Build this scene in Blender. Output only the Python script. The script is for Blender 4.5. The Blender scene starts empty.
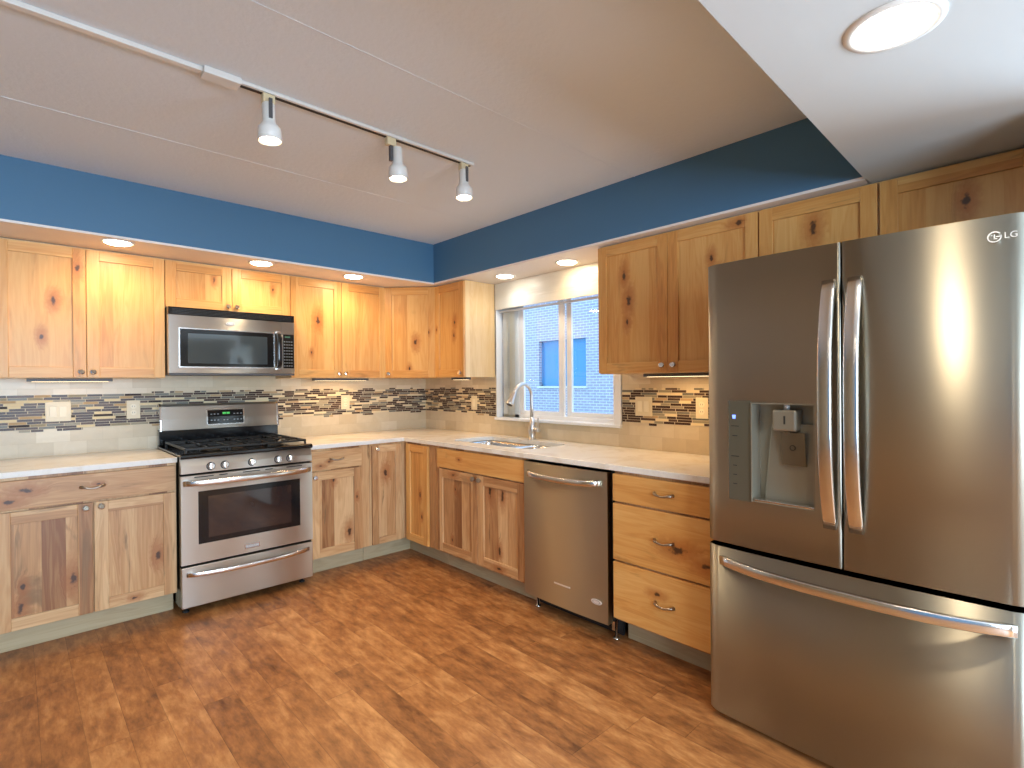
import bpy, bmesh, math, random
from mathutils import Vector, Matrix
random.seed(7)
S = bpy.context.scene
COL = S.collection
PI = math.pi

# ------------------------------------------------------------------ camera
CAM = Vector((-2.8085, -4.1664, 1.3274))
yaw, pitch, roll, FPX = math.radians(43.246), math.radians(-0.152), math.radians(-0.457), 528.857
Fv = Vector((math.sin(yaw)*math.cos(pitch), math.cos(yaw)*math.cos(pitch), math.sin(pitch)))
Rv = Vector((math.cos(yaw), -math.sin(yaw), 0)); Uv = Rv.cross(Fv)
R2 = Rv*math.cos(roll)+Uv*math.sin(roll); U2 = -Rv*math.sin(roll)+Uv*math.cos(roll)
cd = bpy.data.cameras.new('camera'); cam = bpy.data.objects.new('camera', cd); COL.objects.link(cam)
M = Matrix((R2, U2, -Fv)).transposed().to_4x4(); M.translation = CAM; cam.matrix_world = M
cd.sensor_fit = 'HORIZONTAL'; cd.sensor_width = 36; cd.lens = FPX/1024*36; cd.clip_start = 0.05; cd.clip_end = 100
S.camera = cam

# ------------------------------------------------------------------ world, exposure, daylight
w = bpy.data.worlds.new('sky'); S.world = w; w.use_nodes = True
bg = w.node_tree.nodes['Background']; bg.inputs[0].default_value = (0.42, 0.68, 1.0, 1); bg.inputs[1].default_value = 2.3
S.view_settings.view_transform = 'Standard'; S.view_settings.look = 'None'
S.view_settings.exposure = 0.32; S.view_settings.gamma = 1.0; S.view_settings.use_curve_mapping = False

def area(name, loc, rot, sx, sy, power, col, spread=PI):
    l = bpy.data.lights.new(name, 'AREA'); l.shape = 'RECTANGLE'; l.size = sx; l.size_y = sy
    l.energy = power; l.color = col; l.spread = spread
    o = bpy.data.objects.new(name, l); COL.objects.link(o); o.location = loc; o.rotation_euler = rot
    return o
DAY = (0.64, 0.82, 1.0)
# daylight entering by the patio door in the window wall behind the refrigerator; the far window is unseen, added as fill
area('daylight_patio_door', (-0.05, -5.45, 1.05), (0, PI/2, 0), 1.95, 1.65, 80, DAY)
area('far_window_fill', (-2.75, -7.22, 1.35), (PI/2, 0, 0), 2.9, 1.5, 190, DAY)

WARM = (1.0, 0.66, 0.32)
def spot(name, loc, power, col, angle=125, blend=0.7, rot=(0, 0, 0), r=0.035):
    l = bpy.data.lights.new(name, 'SPOT'); l.energy = power; l.color = col
    l.spot_size = math.radians(angle); l.spot_blend = blend; l.shadow_soft_size = r
    o = bpy.data.objects.new(name, l); COL.objects.link(o); o.location = loc; o.rotation_euler = rot
    return o

# ------------------------------------------------------------------ node helpers and materials
class N:
    def __init__(s, name):
        s.m = bpy.data.materials.new(name); s.m.use_nodes = True; s.t = s.m.node_tree
        s.b = s.t.nodes['Principled BSDF']; s.out = s.t.nodes['Material Output']
    def n(s, typ, ins=None, **kw):
        nd = s.t.nodes.new('ShaderNode'+typ)
        for k, v in kw.items(): setattr(nd, k, v)
        if ins:
            for k, v in ins.items(): s.set(nd.inputs[k], v)
        return nd
    def set(s, sock, v):
        if isinstance(v, bpy.types.NodeSocket): s.t.links.new(v, sock)
        else:
            if isinstance(v, tuple) and len(v) == 3 and sock.type == 'RGBA': v = (*v, 1)
            sock.default_value = v
    def ma(s, op, a, b=0.0, c=0.0, clamp=False):
        nd = s.n('Math', {0: a, 1: b, 2: c}, operation=op); nd.use_clamp = clamp; return nd.outputs[0]
    def mix(s, f, a, b, blend='MIX'):
        nd = s.n('Mix', data_type='RGBA', blend_type=blend)
        s.set(nd.inputs[0], f); s.set(nd.inputs[6], a); s.set(nd.inputs[7], b); return nd.outputs[2]
    def ramp(s, f, stops, interp='LINEAR'):
        nd = s.n('ValToRGB', {0: f}); cr = nd.color_ramp; cr.interpolation = interp
        while len(cr.elements) < len(stops): cr.elements.new(0.5)
        for e, (p, c) in zip(cr.elements, stops): e.position = p; e.color = (*c, 1)
        return nd.outputs[0]
    def ss(s, x, lo, hi):
        nd = s.n('MapRange', {0: x, 1: lo, 2: hi, 3: 0.0, 4: 1.0}, interpolation_type='SMOOTHSTEP'); return nd.outputs[0]
    def noise(s, vec, scale, detail=2.0, rough=0.5, dist=0.0):
        return s.n('TexNoise', {'Vector': vec, 'Scale': scale, 'Detail': detail, 'Roughness': rough, 'Distortion': dist}).outputs[0]
    def xyz(s, x, y, z=0.0): return s.n('CombineXYZ', {0: x, 1: y, 2: z}).outputs[0]
    def bump(s, h, strength=0.2, dist=0.01):
        nd = s.n('Bump', {'Height': h, 'Strength': strength, 'Distance': dist}); s.t.links.new(nd.outputs[0], s.b.inputs['Normal'])
    def coords(s):
        tc = s.n('TexCoord'); sp = s.n('SeparateXYZ', {0: tc.outputs['Object']}); return tc.outputs['Object'], sp.outputs[0], sp.outputs[1], sp.outputs[2]

def srgb(r, g, b):
    f = lambda c: ((c/255+0.055)/1.055)**2.4 if c/255 > 0.04045 else c/255/12.92
    return (f(r), f(g), f(b))

def plain(name, col, rough=0.5, metal=0.0, bump=0.0, bscale=60, spec=0.5, coat=0.0):
    n = N(name); o, x, y, z = n.coords()
    v = n.noise(o, 3.0, 3)
    c = n.mix(v, tuple(k*0.95 for k in col), tuple(min(1, k*1.05) for k in col))
    n.set(n.b.inputs['Base Color'], c); n.b.inputs['Roughness'].default_value = rough
    n.b.inputs['Metallic'].default_value = metal; n.b.inputs['Specular IOR Level'].default_value = spec
    n.b.inputs['Coat Weight'].default_value = coat
    if bump: n.bump(n.noise(o, bscale, 4, 0.6), bump, 0.004)
    return n.m

def glow(name, col, strength):
    n = N(name); n.set(n.b.inputs['Base Color'], (0.02, 0.02, 0.02)); n.set(n.b.inputs['Emission Color'], col)
    n.b.inputs['Emission Strength'].default_value = strength; return n.m

def wood(name, light, mid, dark, contrast, boardw, horiz=False, streak=0.5, rough=0.42):
    """knotty hickory: boards of varied tone, fine grain, darker heartwood streaks; knots read from object properties k0..k2"""
    n = N(name); o, x, y, z = n.coords()
    seed = n.n('Attribute', attribute_type='OBJECT', attribute_name='seed').outputs['Fac']
    u = n.ma('SUBTRACT', x, y); v = z
    knot_d = knot_h = None
    for i in range(3):
        kv = n.n('Attribute', attribute_type='OBJECT', attribute_name='k%d' % i).outputs['Vector']
        sp = n.n('SeparateXYZ', {0: kv})
        size = n.ma('MAXIMUM', n.ma('MULTIPLY', sp.outputs[2], 1.0), 1e-4)
        du = n.ma('DIVIDE', n.ma('SUBTRACT', u, sp.outputs[0]), size)
        dv = n.ma('DIVIDE', n.ma('SUBTRACT', v, sp.outputs[1]), size)
        if horiz: du = n.ma('DIVIDE', du, 2.2)
        else: dv = n.ma('DIVIDE', dv, 2.2)
        d = n.ma('SQRT', n.ma('ADD', n.ma('MULTIPLY', du, du), n.ma('MULTIPLY', dv, dv)))
        wob = n.ma('MULTIPLY', n.ma('SUBTRACT', n.noise(o, 48, 3), 0.5), 2.0)
        d = n.ma('ADD', d, wob)
        dk = n.ma('SUBTRACT', 1.0, n.ss(d, 0.35, 1.05)); hl = n.ma('SUBTRACT', 1.0, n.ss(d, 0.6, 4.2))
        knot_d = dk if knot_d is None else n.ma('MAXIMUM', knot_d, dk)
        knot_h = hl if knot_h is None else n.ma('MAXIMUM', knot_h, hl)
    along, across = (u, v) if horiz else (v, u)
    s1 = n.ma('MULTIPLY', seed, 7.31)
    along = n.ma('ADD', along, s1)
    vor = n.n('TexVoronoi', {'W': n.ma('ADD', n.ma('DIVIDE', across, boardw), n.ma('MULTIPLY', seed, 13.7)), 'Scale': 1.0, 'Randomness': 0.8}, voronoi_dimensions='1D')
    sc = n.n('SeparateColor', {0: vor.outputs['Color']})
    bt, bs = sc.outputs[0], sc.outputs[1]
    across = n.ma('ADD', n.ma('ADD', across, n.ma('MULTIPLY', bs, 3.0)), n.ma('MULTIPLY', knot_h, 0.035))
    g1 = n.noise(n.xyz(n.ma('MULTIPLY', across, 130.0), n.ma('MULTIPLY', along, 4.0), s1), 1.0, 3, 0.6)
    g2 = n.noise(n.xyz(n.ma('MULTIPLY', across, 13.0), n.ma('MULTIPLY', along, 1.1), s1), 1.0, 3, 0.55, 0.6)
    rings = n.ma('MULTIPLY', n.ma('ADD', n.ma('SINE', n.ma('MULTIPLY', g2, 55.0)), 1.0), 0.5)
    t = n.ma('MULTIPLY', bt, contrast)
    t = n.ma('ADD', t, n.ma('MULTIPLY', n.ma('SUBTRACT', g2, 0.38), 0.9))
    t = n.ma('ADD', t, n.ma('MULTIPLY', n.ma('SUBTRACT', rings, 0.5), 0.16))
    t = n.ma('ADD', t, n.ma('MULTIPLY', n.ma('SUBTRACT', g1, 0.5), 0.35), clamp=True)
    c = n.ramp(t, [(0.0, light), (0.45, mid), (1.0, dark)])
    hs = n.noise(n.xyz(n.ma('MULTIPLY', across, 9.0), n.ma('MULTIPLY', along, 1.6), n.ma('ADD', s1, 4.0)), 1.0, 4, 0.6, 1.2)
    c = n.mix(n.ma('MULTIPLY', n.ss(hs, 0.60, 0.72), streak), c, tuple(k*0.42 for k in mid))
    c = n.mix(n.ma('MULTIPLY', knot_h, 0.75), c, (mid[0]*0.66, mid[1]*0.42, mid[2]*0.28))
    c = n.mix(n.ma('MULTIPLY', knot_d, 0.9), c, (0.035, 0.014, 0.008))
    n.set(n.b.inputs['Base Color'], c); n.b.inputs['Roughness'].default_value = rough
    n.b.inputs['Coat Weight'].default_value = 0.15; n.b.inputs['Coat Roughness'].default_value = 0.25
    n.bump(g1, 0.06, 0.001)
    return n.m

HL, HM, HD = srgb(222, 184, 136), srgb(194, 146, 98), srgb(138, 88, 50)
UL, UM, UD = srgb(228, 178, 108), srgb(214, 152, 80), srgb(172, 106, 48)
W = {
    'up_v': wood('hickory_upper_vertical', UL, UM, UD, 0.42, 0.11, False, 0.25),
    'up_h': wood('hickory_upper_horizontal', UL, UM, UD, 0.45, 0.09, True, 0.45),
    'ba_v': wood('hickory_base_vertical', HL, HM, HD, 0.85, 0.095, False, 0.85),
    'ba_h': wood('hickory_base_horizontal', HL, HM, HD, 0.6, 0.12, True, 0.7),
    'toe': wood('pale_toe_board', srgb(192, 174, 138), srgb(176, 154, 118), srgb(146, 122, 90), 0.2, 0.3, True, 0.1, 0.6),
    'side': wood('pale_side_panel', srgb(232, 200, 150), srgb(222, 182, 126), srgb(200, 152, 98), 0.3, 0.14, False, 0.05),
}

def steel(name, base=(0.60, 0.575, 0.535), rough=0.31, aniso=0.95, horiz=True):
    n = N(name); o, x, y, z = n.coords()
    u = n.ma('ADD', x, y)
    vec = n.xyz(n.ma('MULTIPLY', u, 2.0), n.ma('MULTIPLY', z, 900.0)) if horiz else n.xyz(n.ma('MULTIPLY', u, 900.0), n.ma('MULTIPLY', z, 2.0))
    g = n.noise(vec, 1.0, 2)
    n.set(n.b.inputs['Base Color'], n.mix(g, tuple(k*0.985 for k in base), tuple(k*1.015 for k in base)))
    n.b.inputs['Metallic'].default_value = 1.0
    n.set(n.b.inputs['Roughness'], n.ma('ADD', rough-0.015, n.ma('MULTIPLY', g, 0.03)))
    if aniso:
        n.b.inputs['Anisotropic'].default_value = aniso; tg = n.xyz(0.0, 0.0, 1.0); n.t.links.new(tg, n.b.inputs['Tangent'])   # brushed across, so highlights stretch upward
    return n.m

def thin_glass(name, tint=(1, 1, 1), refl=0.6, base=0.05):
    n = N(name); t = n.t
    tr = n.n('BsdfTransparent', {0: tint}); gl = n.n('BsdfGlossy', {0: (1, 1, 1), 1: 0.01})
    bf = n.n('NewGeometry').outputs['Backfacing']
    fr = n.n('Fresnel', {0: n.ma('SUBTRACT', 1.45, n.ma('MULTIPLY', bf, 1.45-1/1.45))}); f = fr.outputs[0]
    ms = n.n('MixShader'); t.links.new(f, ms.inputs[0]); t.links.new(tr.outputs[0], ms.inputs[1]); t.links.new(gl.outputs[0], ms.inputs[2])
    t.links.new(ms.outputs[0], n.out.inputs[0]); return n.m

MT = {}
MT['steel'] = steel('brushed_steel')
MT['fridge'] = steel('fridge_steel', (0.43, 0.405, 0.335), 0.37, 1.0)
MT['dw'] = steel('dishwasher_steel', (0.50, 0.45, 0.36), 0.36, 1.0)
MT['handle'] = steel('handle_steel', (0.72, 0.70, 0.68), 0.2, 0.0)
MT['chrome'] = plain('polished_nickel', (0.75, 0.73, 0.70), 0.14, 1.0)
MT['nickel'] = plain('brushed_nickel', (0.70, 0.68, 0.65), 0.32, 1.0)
MT['bronze'] = plain('antique_nickel', (0.42, 0.36, 0.30), 0.3, 1.0)
MT['black'] = plain('black_enamel', (0.008, 0.008, 0.009), 0.12)
MT['blackp'] = plain('black_plastic', (0.015, 0.015, 0.016), 0.4)
MT['iron'] = plain('cast_iron', (0.014, 0.012, 0.010), 0.36, 0.3, 0.2, 200)
MT['dark'] = plain('dark_gasket', (0.01, 0.01, 0.011), 0.6)
MT['fcase'] = plain('fridge_case_grey', (0.09, 0.09, 0.095), 0.45)
MT['ovglass'] = plain('oven_window_glass', (0.035, 0.022, 0.020), 0.05, 0.0, spec=0.9)
MT['mwglass'] = plain('microwave_window_mesh', (0.045, 0.06, 0.07), 0.06, 0.0, spec=0.9)
MT['quartz'] = None
MT['white'] = plain('white_paint', (0.80, 0.80, 0.79), 0.45)
MT['vinyl'] = plain('white_vinyl', (0.88, 0.90, 0.92), 0.35)
MT['lampw'] = plain('white_lamp_enamel', (0.78, 0.78, 0.74), 0.3)
MT['cream'] = plain('cream_plastic', srgb(222, 208, 170), 0.35)
MT['almond'] = plain('almond_plate', srgb(226, 212, 180), 0.35)
MT['almond2'] = plain('almond_rocker', srgb(238, 226, 198), 0.3)
MT['steelin'] = steel('sink_steel', (0.72, 0.72, 0.72), 0.22, 0.0)
MT['bulb'] = glow('lamp_lens', (1.0, 0.78, 0.50), 60.0)
MT['bulbc'] = glow('neutral_lamp_lens', (1.0, 0.90, 0.74), 16.0)
MT['strip'] = glow('strip_lens', (1.0, 0.75, 0.42), 3.0)
MT['led'] = glow('green_display', (0.1, 0.9, 0.15), 0.6)
MT['led_dim'] = glow('dim_green_display', (0.05, 0.35, 0.12), 0.25)
MT['blue_led'] = glow('blue_icon', (0.15, 0.25, 1.0), 2.5)
MT['grey_print'] = plain('grey_print', (0.35, 0.36, 0.36), 0.4)
MT['dark_print'] = plain('dark_print', (0.03, 0.028, 0.024), 0.5)
MT['logo'] = plain('silver_logo', (0.85, 0.85, 0.84), 0.3, 0.6)
MT['dispenser'] = plain('dispenser_panel_olive', (0.17, 0.155, 0.11), 0.28, 0.5)
MT['recess'] = plain('dispenser_recess_grey', (0.33, 0.30, 0.23), 0.35, 0.5)
MT['glass'] = thin_glass('window_glass', (0.96, 0.98, 1.0))

def paint_mat(name, col, rough, bscale, bstr):
    n = N(name); o, x, y, z = n.coords()
    v = n.noise(o, 1.5, 3); n.set(n.b.inputs['Base Color'], n.mix(v, tuple(k*0.97 for k in col), tuple(min(1, k*1.03) for k in col)))
    n.b.inputs['Roughness'].default_value = rough; n.bump(n.noise(o, bscale, 3, 0.55), bstr, 0.006); return n.m
MT['ceil'] = paint_mat('beige_textured_ceiling', srgb(226, 236, 243), 0.8, 45, 0.35)
MT['ceil2'] = paint_mat('grey_white_smooth_ceiling', srgb(204, 210, 210), 0.7, 30, 0.08)
MT['blue'] = paint_mat('blue_wall_paint', srgb(75, 119, 152), 0.55, 90, 0.06)
MT['soff'] = paint_mat('white_soffit_paint', srgb(240, 232, 224), 0.6, 40, 0.05)
MT['wallp'] = paint_mat('warm_grey_wall_paint', srgb(196, 186, 168), 0.7, 60, 0.06)
MT['walltan'] = paint_mat('tan_wall_paint', srgb(150, 128, 96), 0.7, 60, 0.06)

# quartz worktop
n = N('pale_quartz'); o, x, y, z = n.coords()
a = n.noise(o, 5, 5, 0.6, 1.0); b = n.noise(o, 90, 3)
c = n.mix(n.ss(a, 0.45, 0.7), srgb(240, 236, 228), srgb(226, 216, 200)); c = n.mix(n.ma('MULTIPLY', n.ss(b, 0.55, 0.75), 0.2), c, srgb(204, 192, 174))
n.set(n.b.inputs['Base Color'], c); n.b.inputs['Roughness'].default_value = 0.22; MT['quartz'] = n.m

# floor: brown mottled planks that run towards the stove wall
n = N('brown_plank_floor'); o, x, y, z = n.coords()
pw = 0.125
row = n.ma('FLOOR', n.ma('DIVIDE', x, pw)); fx = n.ma('FRACT', n.ma('DIVIDE', x, pw))
rr = n.n('TexWhiteNoise', {'W': row}, noise_dimensions='1D').outputs[0]
py = n.ma('ADD', n.ma('DIVIDE', y, 0.9), n.ma('MULTIPLY', rr, 5.0)); cell = n.ma('FLOOR', py); fy = n.ma('FRACT', py)
cr = n.n('TexWhiteNoise', {'Vector': n.xyz(row, cell)}, noise_dimensions='2D').outputs[0]
sh = n.ma('MULTIPLY', cr, 37.0)
p1 = n.noise(n.xyz(n.ma('MULTIPLY', n.ma('ADD', x, sh), 26.0), n.ma('MULTIPLY', y, 8.0), sh), 1.0, 4, 0.65, 0.2)
p2 = n.noise(n.xyz(n.ma('MULTIPLY', x, 9.0), n.ma('MULTIPLY', y, 4.0), 3.0), 1.0, 4, 0.6, 0.5)
p3 = n.noise(n.xyz(n.ma('MULTIPLY', x, 160.0), n.ma('MULTIPLY', y, 9.0), sh), 1.0, 2)
t = n.ma('ADD', n.ma('MULTIPLY', n.ma('SUBTRACT', p1, 0.5), 1.3), n.ma('MULTIPLY', n.ma('SUBTRACT', p2, 0.5), 1.0))
t = n.ma('ADD', t, n.ma('MULTIPLY', n.ma('SUBTRACT', cr, 0.5), 0.30))
t = n.ma('ADD', t, n.ma('MULTIPLY', n.ma('SUBTRACT', p3, 0.5), 0.15)); t = n.ma('ADD', t, 0.5, clamp=True)
c = n.ramp(t, [(0.0, srgb(106, 66, 38)), (0.32, srgb(150, 97, 55)), (0.55, srgb(176, 118, 68)), (1.0, srgb(216, 160, 102))])
seam = n.ma('MAXIMUM', n.ma('LESS_THAN', fx, 0.018), n.ma('LESS_THAN', fy, 0.0035))
c = n.mix(n.ma('MULTIPLY', seam, 0.35), c, (0.05, 0.02, 0.01))
n.set(n.b.inputs['Base Color'], c); n.set(n.b.inputs['Roughness'], n.ma('ADD', 0.30, n.ma('MULTIPLY', p2, 0.18)))
n.bump(n.ma('SUBTRACT', n.ma('MULTIPLY', p3, 0.3), seam), 0.12, 0.002); MT['floor'] = n.m

# stone subway tile (coordinates: u along either wall, v up)
n = N('cream_stone_tile'); o, x, y, z = n.coords(); u = n.ma('SUBTRACT', x, y)
row = n.ma('FLOOR', n.ma('DIVIDE', n.ma('SUBTRACT', z, 0.914), 0.0795)); fz = n.ma('FRACT', n.ma('DIVIDE', n.ma('SUBTRACT', z, 0.914), 0.0795))
un = n.ma('ADD', n.ma('DIVIDE', u, 0.155), n.ma('MULTIPLY', row, 0.5)); fu = n.ma('FRACT', un)
cr = n.n('TexWhiteNoise', {'Vector': n.xyz(n.ma('FLOOR', un), row)}, noise_dimensions='2D').outputs[0]
v = n.noise(o, 14, 5, 0.65, 0.8)
t = n.ma('ADD', n.ma('MULTIPLY', cr, 0.55), n.ma('MULTIPLY', v, 0.5), clamp=True)
c = n.ramp(t, [(0.0, srgb(196, 176, 142)), (0.5, srgb(212, 194, 162)), (1.0, srgb(228, 214, 188))])
g = n.ma('MAXIMUM', n.ma('LESS_THAN', fu, 0.014), n.ma('LESS_THAN', fz, 0.026))
c = n.mix(n.ma('MULTIPLY', g, 0.4), c, srgb(190, 172, 140))
n.set(n.b.inputs['Base Color'], c); n.b.inputs['Roughness'].default_value = 0.3
n.bump(n.ma('SUBTRACT', n.ma('MULTIPLY', v, 0.2), g), 0.15, 0.002); MT['tile'] = n.m

# glass and stone stick mosaic
n = N('stick_mosaic'); o, x, y, z = n.coords(); u = n.ma('SUBTRACT', x, y)
rz = n.ma('DIVIDE', n.ma('SUBTRACT', z, 1.074), 0.0155); row = n.ma('FLOOR', rz); fz = n.ma('FRACT', rz)
rn = n.n('TexWhiteNoise', {'W': row}, noise_dimensions='1D').outputs[0]
W1 = n.ma('ADD', n.ma('DIVIDE', u, 0.085), n.ma('MULTIPLY', rn, 171.0))
vr = n.n('TexVoronoi', {'W': W1, 'Scale': 1.0, 'Randomness': 0.9}, voronoi_dimensions='1D')
ve = n.n('TexVoronoi', {'W': W1, 'Scale': 1.0, 'Randomness': 0.9}, voronoi_dimensions='1D', feature='DISTANCE_TO_EDGE')
sc = n.n('SeparateColor', {0: vr.outputs['Color']}); k = sc.outputs[0]
c = n.ramp(k, [(0.0, srgb(64, 42, 34)), (0.28, srgb(84, 62, 50)), (0.42, srgb(116, 114, 104)), (0.54, srgb(154, 144, 120)), (0.66, srgb(226, 208, 168)), (0.82, srgb(188, 158, 118)), (0.9, srgb(52, 40, 40))], 'CONSTANT')
gr = n.ma('MAXIMUM', n.ma('LESS_THAN', ve.outputs['Distance'], 0.02), n.ma('LESS_THAN', fz, 0.13))
c = n.mix(gr, c, srgb(214, 200, 172))
n.set(n.b.inputs['Base Color'], c)
n.set(n.b.inputs['Roughness'], n.ma('ADD', n.ma('MULTIPLY', n.ma('GREATER_THAN', k, 0.64), 0.25), n.ma('ADD', 0.3, n.ma('MULTIPLY', gr, 0.3))))
n.bump(n.ma('SUBTRACT', 1.0, gr), 0.25, 0.002); n.b.inputs['Specular IOR Level'].default_value = 0.3; MT['mosaic'] = n.m

# pale brick of the house next door
n = N('pale_brick'); o, x, y, z = n.coords()
br = n.n('TexBrick', {'Vector': n.xyz(n.ma('SUBTRACT', x, y), z), 'Color1': (0.50, 0.45, 0.50, 1), 'Color2': (0.42, 0.38, 0.44, 1), 'Mortar': (0.80, 0.84, 0.88, 1),
     'Scale': 1.0, 'Mortar Size': 0.008, 'Mortar Smooth': 0.1, 'Brick Width': 0.215, 'Row Height': 0.075})
n.set(n.b.inputs['Base Color'], br.outputs[0]); n.b.inputs['Roughness'].default_value = 0.85
n.bump(n.ma('SUBTRACT', 1.0, br.outputs[1]), 0.3, 0.006); MT['brick'] = n.m
MT['nglass'] = plain('far_window_glass', srgb(72, 150, 196), 0.08, 0.0, spec=0.9)
MT['ground'] = plain('outdoor_paving', (0.35, 0.36, 0.36), 0.8)
# glossy textured valance
n = N('valance_vinyl'); o, x, y, z = n.coords()
wv = n.noise(n.xyz(n.ma('MULTIPLY', y, 3.0), n.ma('MULTIPLY', z, 16.0)), 1.0, 2, 0.5, 0.6)
n.set(n.b.inputs['Base Color'], n.mix(wv, (0.66, 0.64, 0.56), (0.74, 0.72, 0.66))); n.b.inputs['Roughness'].default_value = 0.28; n.bump(wv, 0.5, 0.01); MT['valance'] = n.m
MT['slat'] = plain('pale_blind_slat', srgb(232, 228, 210), 0.4)

# ------------------------------------------------------------------ mesh builder
class MB:
    def __init__(s): s.bm = bmesh.new(); s.smooth = []
    def box(s, x0, x1, y0, y1, z0, z1, mi=0):
        vs = [s.bm.verts.new((x, y, z)) for x in sorted((x0, x1)) for y in sorted((y0, y1)) for z in sorted((z0, z1))]
        for f in ((0, 1, 3, 2), (4, 6, 7, 5), (0, 4, 5, 1), (2, 3, 7, 6), (0, 2, 6, 4), (1, 5, 7, 3)):
            fc = s.bm.faces.new([vs[i] for i in f]); fc.material_index = mi
        return s
    def prism(s, pts, axis, a, b, mi=0, smooth=False):
        """polygon pts (2D) pushed along axis from a to b. axis 2: pts=(x,y); 0: (y,z); 1: (x,z)"""
        def P(p, t):
            return {0: (t, p[0], p[1]), 1: (p[0], t, p[1]), 2: (p[0], p[1], t)}[axis]
        A = [s.bm.verts.new(P(p, a)) for p in pts]; B = [s.bm.verts.new(P(p, b)) for p in pts]
        k = len(pts)
        f1 = s.bm.faces.new(A); f2 = s.bm.faces.new(B); f1.material_index = f2.material_index = mi
        for i in range(k):
            f = s.bm.faces.new((A[i], A[(i+1) % k], B[(i+1) % k], B[i])); f.material_index = mi; f.smooth = smooth
        return s
    def lathe(s, prof, c, axis=(0, 0, 1), seg=24, mi=0, cap=True, smooth=True):
        """prof: list of (r, h) along axis from c"""
        ax = Vector(axis).normalized(); t = ax.orthogonal().normalized(); b = ax.cross(t); c = Vector(c)
        rings = []
        for r, h in prof:
            rings.append([s.bm.verts.new(c+ax*h+(t*math.cos(2*PI*i/seg)+b*math.sin(2*PI*i/seg))*r) for i in range(seg)])
        for A, B in zip(rings, rings[1:]):
            for i in range(seg):
                f = s.bm.faces.new((A[i], A[(i+1) % seg], B[(i+1) % seg], B[i])); f.smooth = smooth; f.material_index = mi
        if cap:
            for rg in (rings[0], rings[-1]):
                f = s.bm.faces.new(rg); f.material_index = mi
        return s
    def tube(s, pts, r, seg=12, mi=0, radii=None):
        pts = [Vector(p) for p in pts]; rings = []; prev = None
        for i, p in enumerate(pts):
            d = (pts[min(i+1, len(pts)-1)]-pts[max(i-1, 0)]).normalized()
            t = d.orthogonal().normalized() if prev is None else (prev-d*prev.dot(d)).normalized()
            prev = t; b = d.cross(t); rr = radii[i] if radii else r
            rings.append([s.bm.verts.new(p+(t*math.cos(2*PI*k/seg)+b*math.sin(2*PI*k/seg))*rr) for k in range(seg)])
        for A, B in zip(rings, rings[1:]):
            for k in range(seg):
                f = s.bm.faces.new((A[k], A[(k+1) % seg], B[(k+1) % seg], B[k])); f.smooth = True; f.material_index = mi
        for rg in (rings[0], rings[-1]): s.bm.faces.new(rg).material_index = mi
        return s
    def ribbon(s, pts, width, thick, wdir, mi=0):
        """flat bar along pts; wdir is the width direction"""
        pts = [Vector(p) for p in pts]; wd = Vector(wdir).normalized(); rings = []
        for i, p in enumerate(pts):
            d = (pts[min(i+1, len(pts)-1)]-pts[max(i-1, 0)]).normalized(); nn = d.cross(wd).normalized()
            ring = []
            for k in range(12):
                an = 2*PI*k/12; cx, cy = math.cos(an), math.sin(an)
                sx = math.copysign(abs(cx)**0.35, cx); sy = math.copysign(abs(cy)**0.35, cy)
                ring.append(s.bm.verts.new(p+wd*(width/2*sx)+nn*(thick/2*sy)))
            rings.append(ring)
        for A, B in zip(rings, rings[1:]):
            for k in range(12):
                f = s.bm.faces.new((A[k], A[(k+1) % 12], B[(k+1) % 12], B[k])); f.material_index = mi; f.smooth = True
        for rg in (rings[0], rings[-1]): s.bm.faces.new(rg).material_index = mi
        return s
    def mesh(s, name, mats):
        bmesh.ops.recalc_face_normals(s.bm, faces=s.bm.faces)
        me = bpy.data.meshes.new(name); s.bm.to_mesh(me); s.bm.free()
        for m in (mats if isinstance(mats, (list, tuple)) else [mats]): me.materials.append(MT[m] if isinstance(m, str) and m in MT else (W[m] if isinstance(m, str) else m))
        return me
    def build(s, name, mats, parent=None, bevel=0.0, label=None, seed=None, knots=None):
        o = bpy.data.objects.new(name, s.mesh(name, mats)); COL.objects.link(o)
        if parent is not None: o.parent = parent
        if bevel:
            m = o.modifiers.new('bevel', 'BEVEL'); m.width = bevel; m.segments = 2; m.limit_method = 'ANGLE'; m.angle_limit = math.radians(40)
            m.harden_normals = False
        if label: o['label'] = label
        o['seed'] = float(seed if seed is not None else random.random()*4)
        for i in range(3):
            o['k%d' % i] = [float(q) for q in (knots[i] if knots and i < len(knots) else (0, 0, 0))]
        return o

def tag(o, label, cat, group=None):
    o['label'] = label; o['category'] = cat
    if group: o['group'] = group
    return o
def thing(name, loc, label, cat, group=None, rz=0.0):
    o = bpy.data.objects.new(name, None); o.empty_display_size = 0.1; COL.objects.link(o)
    o.location = loc; o.rotation_euler = (0, 0, rz); return tag(o, label, cat, group)
def struct(name, mb, mats, **kw):
    o = mb.build(name, mats, **kw); o['kind'] = 'structure'; return o
def copy_tree(o, parent=None):
    c = o.copy(); COL.objects.link(c); c.parent = parent
    for ch in list(o.children): copy_tree(ch, c)
    return c
def text(name, body, size, mat, parent, loc, rot, ext=0.0006):
    cu = bpy.data.curves.new('t', 'FONT'); cu.body = body; cu.size = size; cu.extrude = ext; cu.align_x = 'CENTER'; cu.align_y = 'CENTER'
    t = bpy.data.objects.new('t', cu); COL.objects.link(t)
    bpy.context.view_layer.update()
    me = bpy.data.meshes.new_from_object(t.evaluated_get(bpy.context.evaluated_depsgraph_get())); bpy.data.objects.remove(t)
    me.materials.clear(); me.materials.append(MT[mat])
    o = bpy.data.objects.new(name, me); COL.objects.link(o); o.parent = parent; o.location = loc; o.rotation_euler = rot; return o

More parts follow.
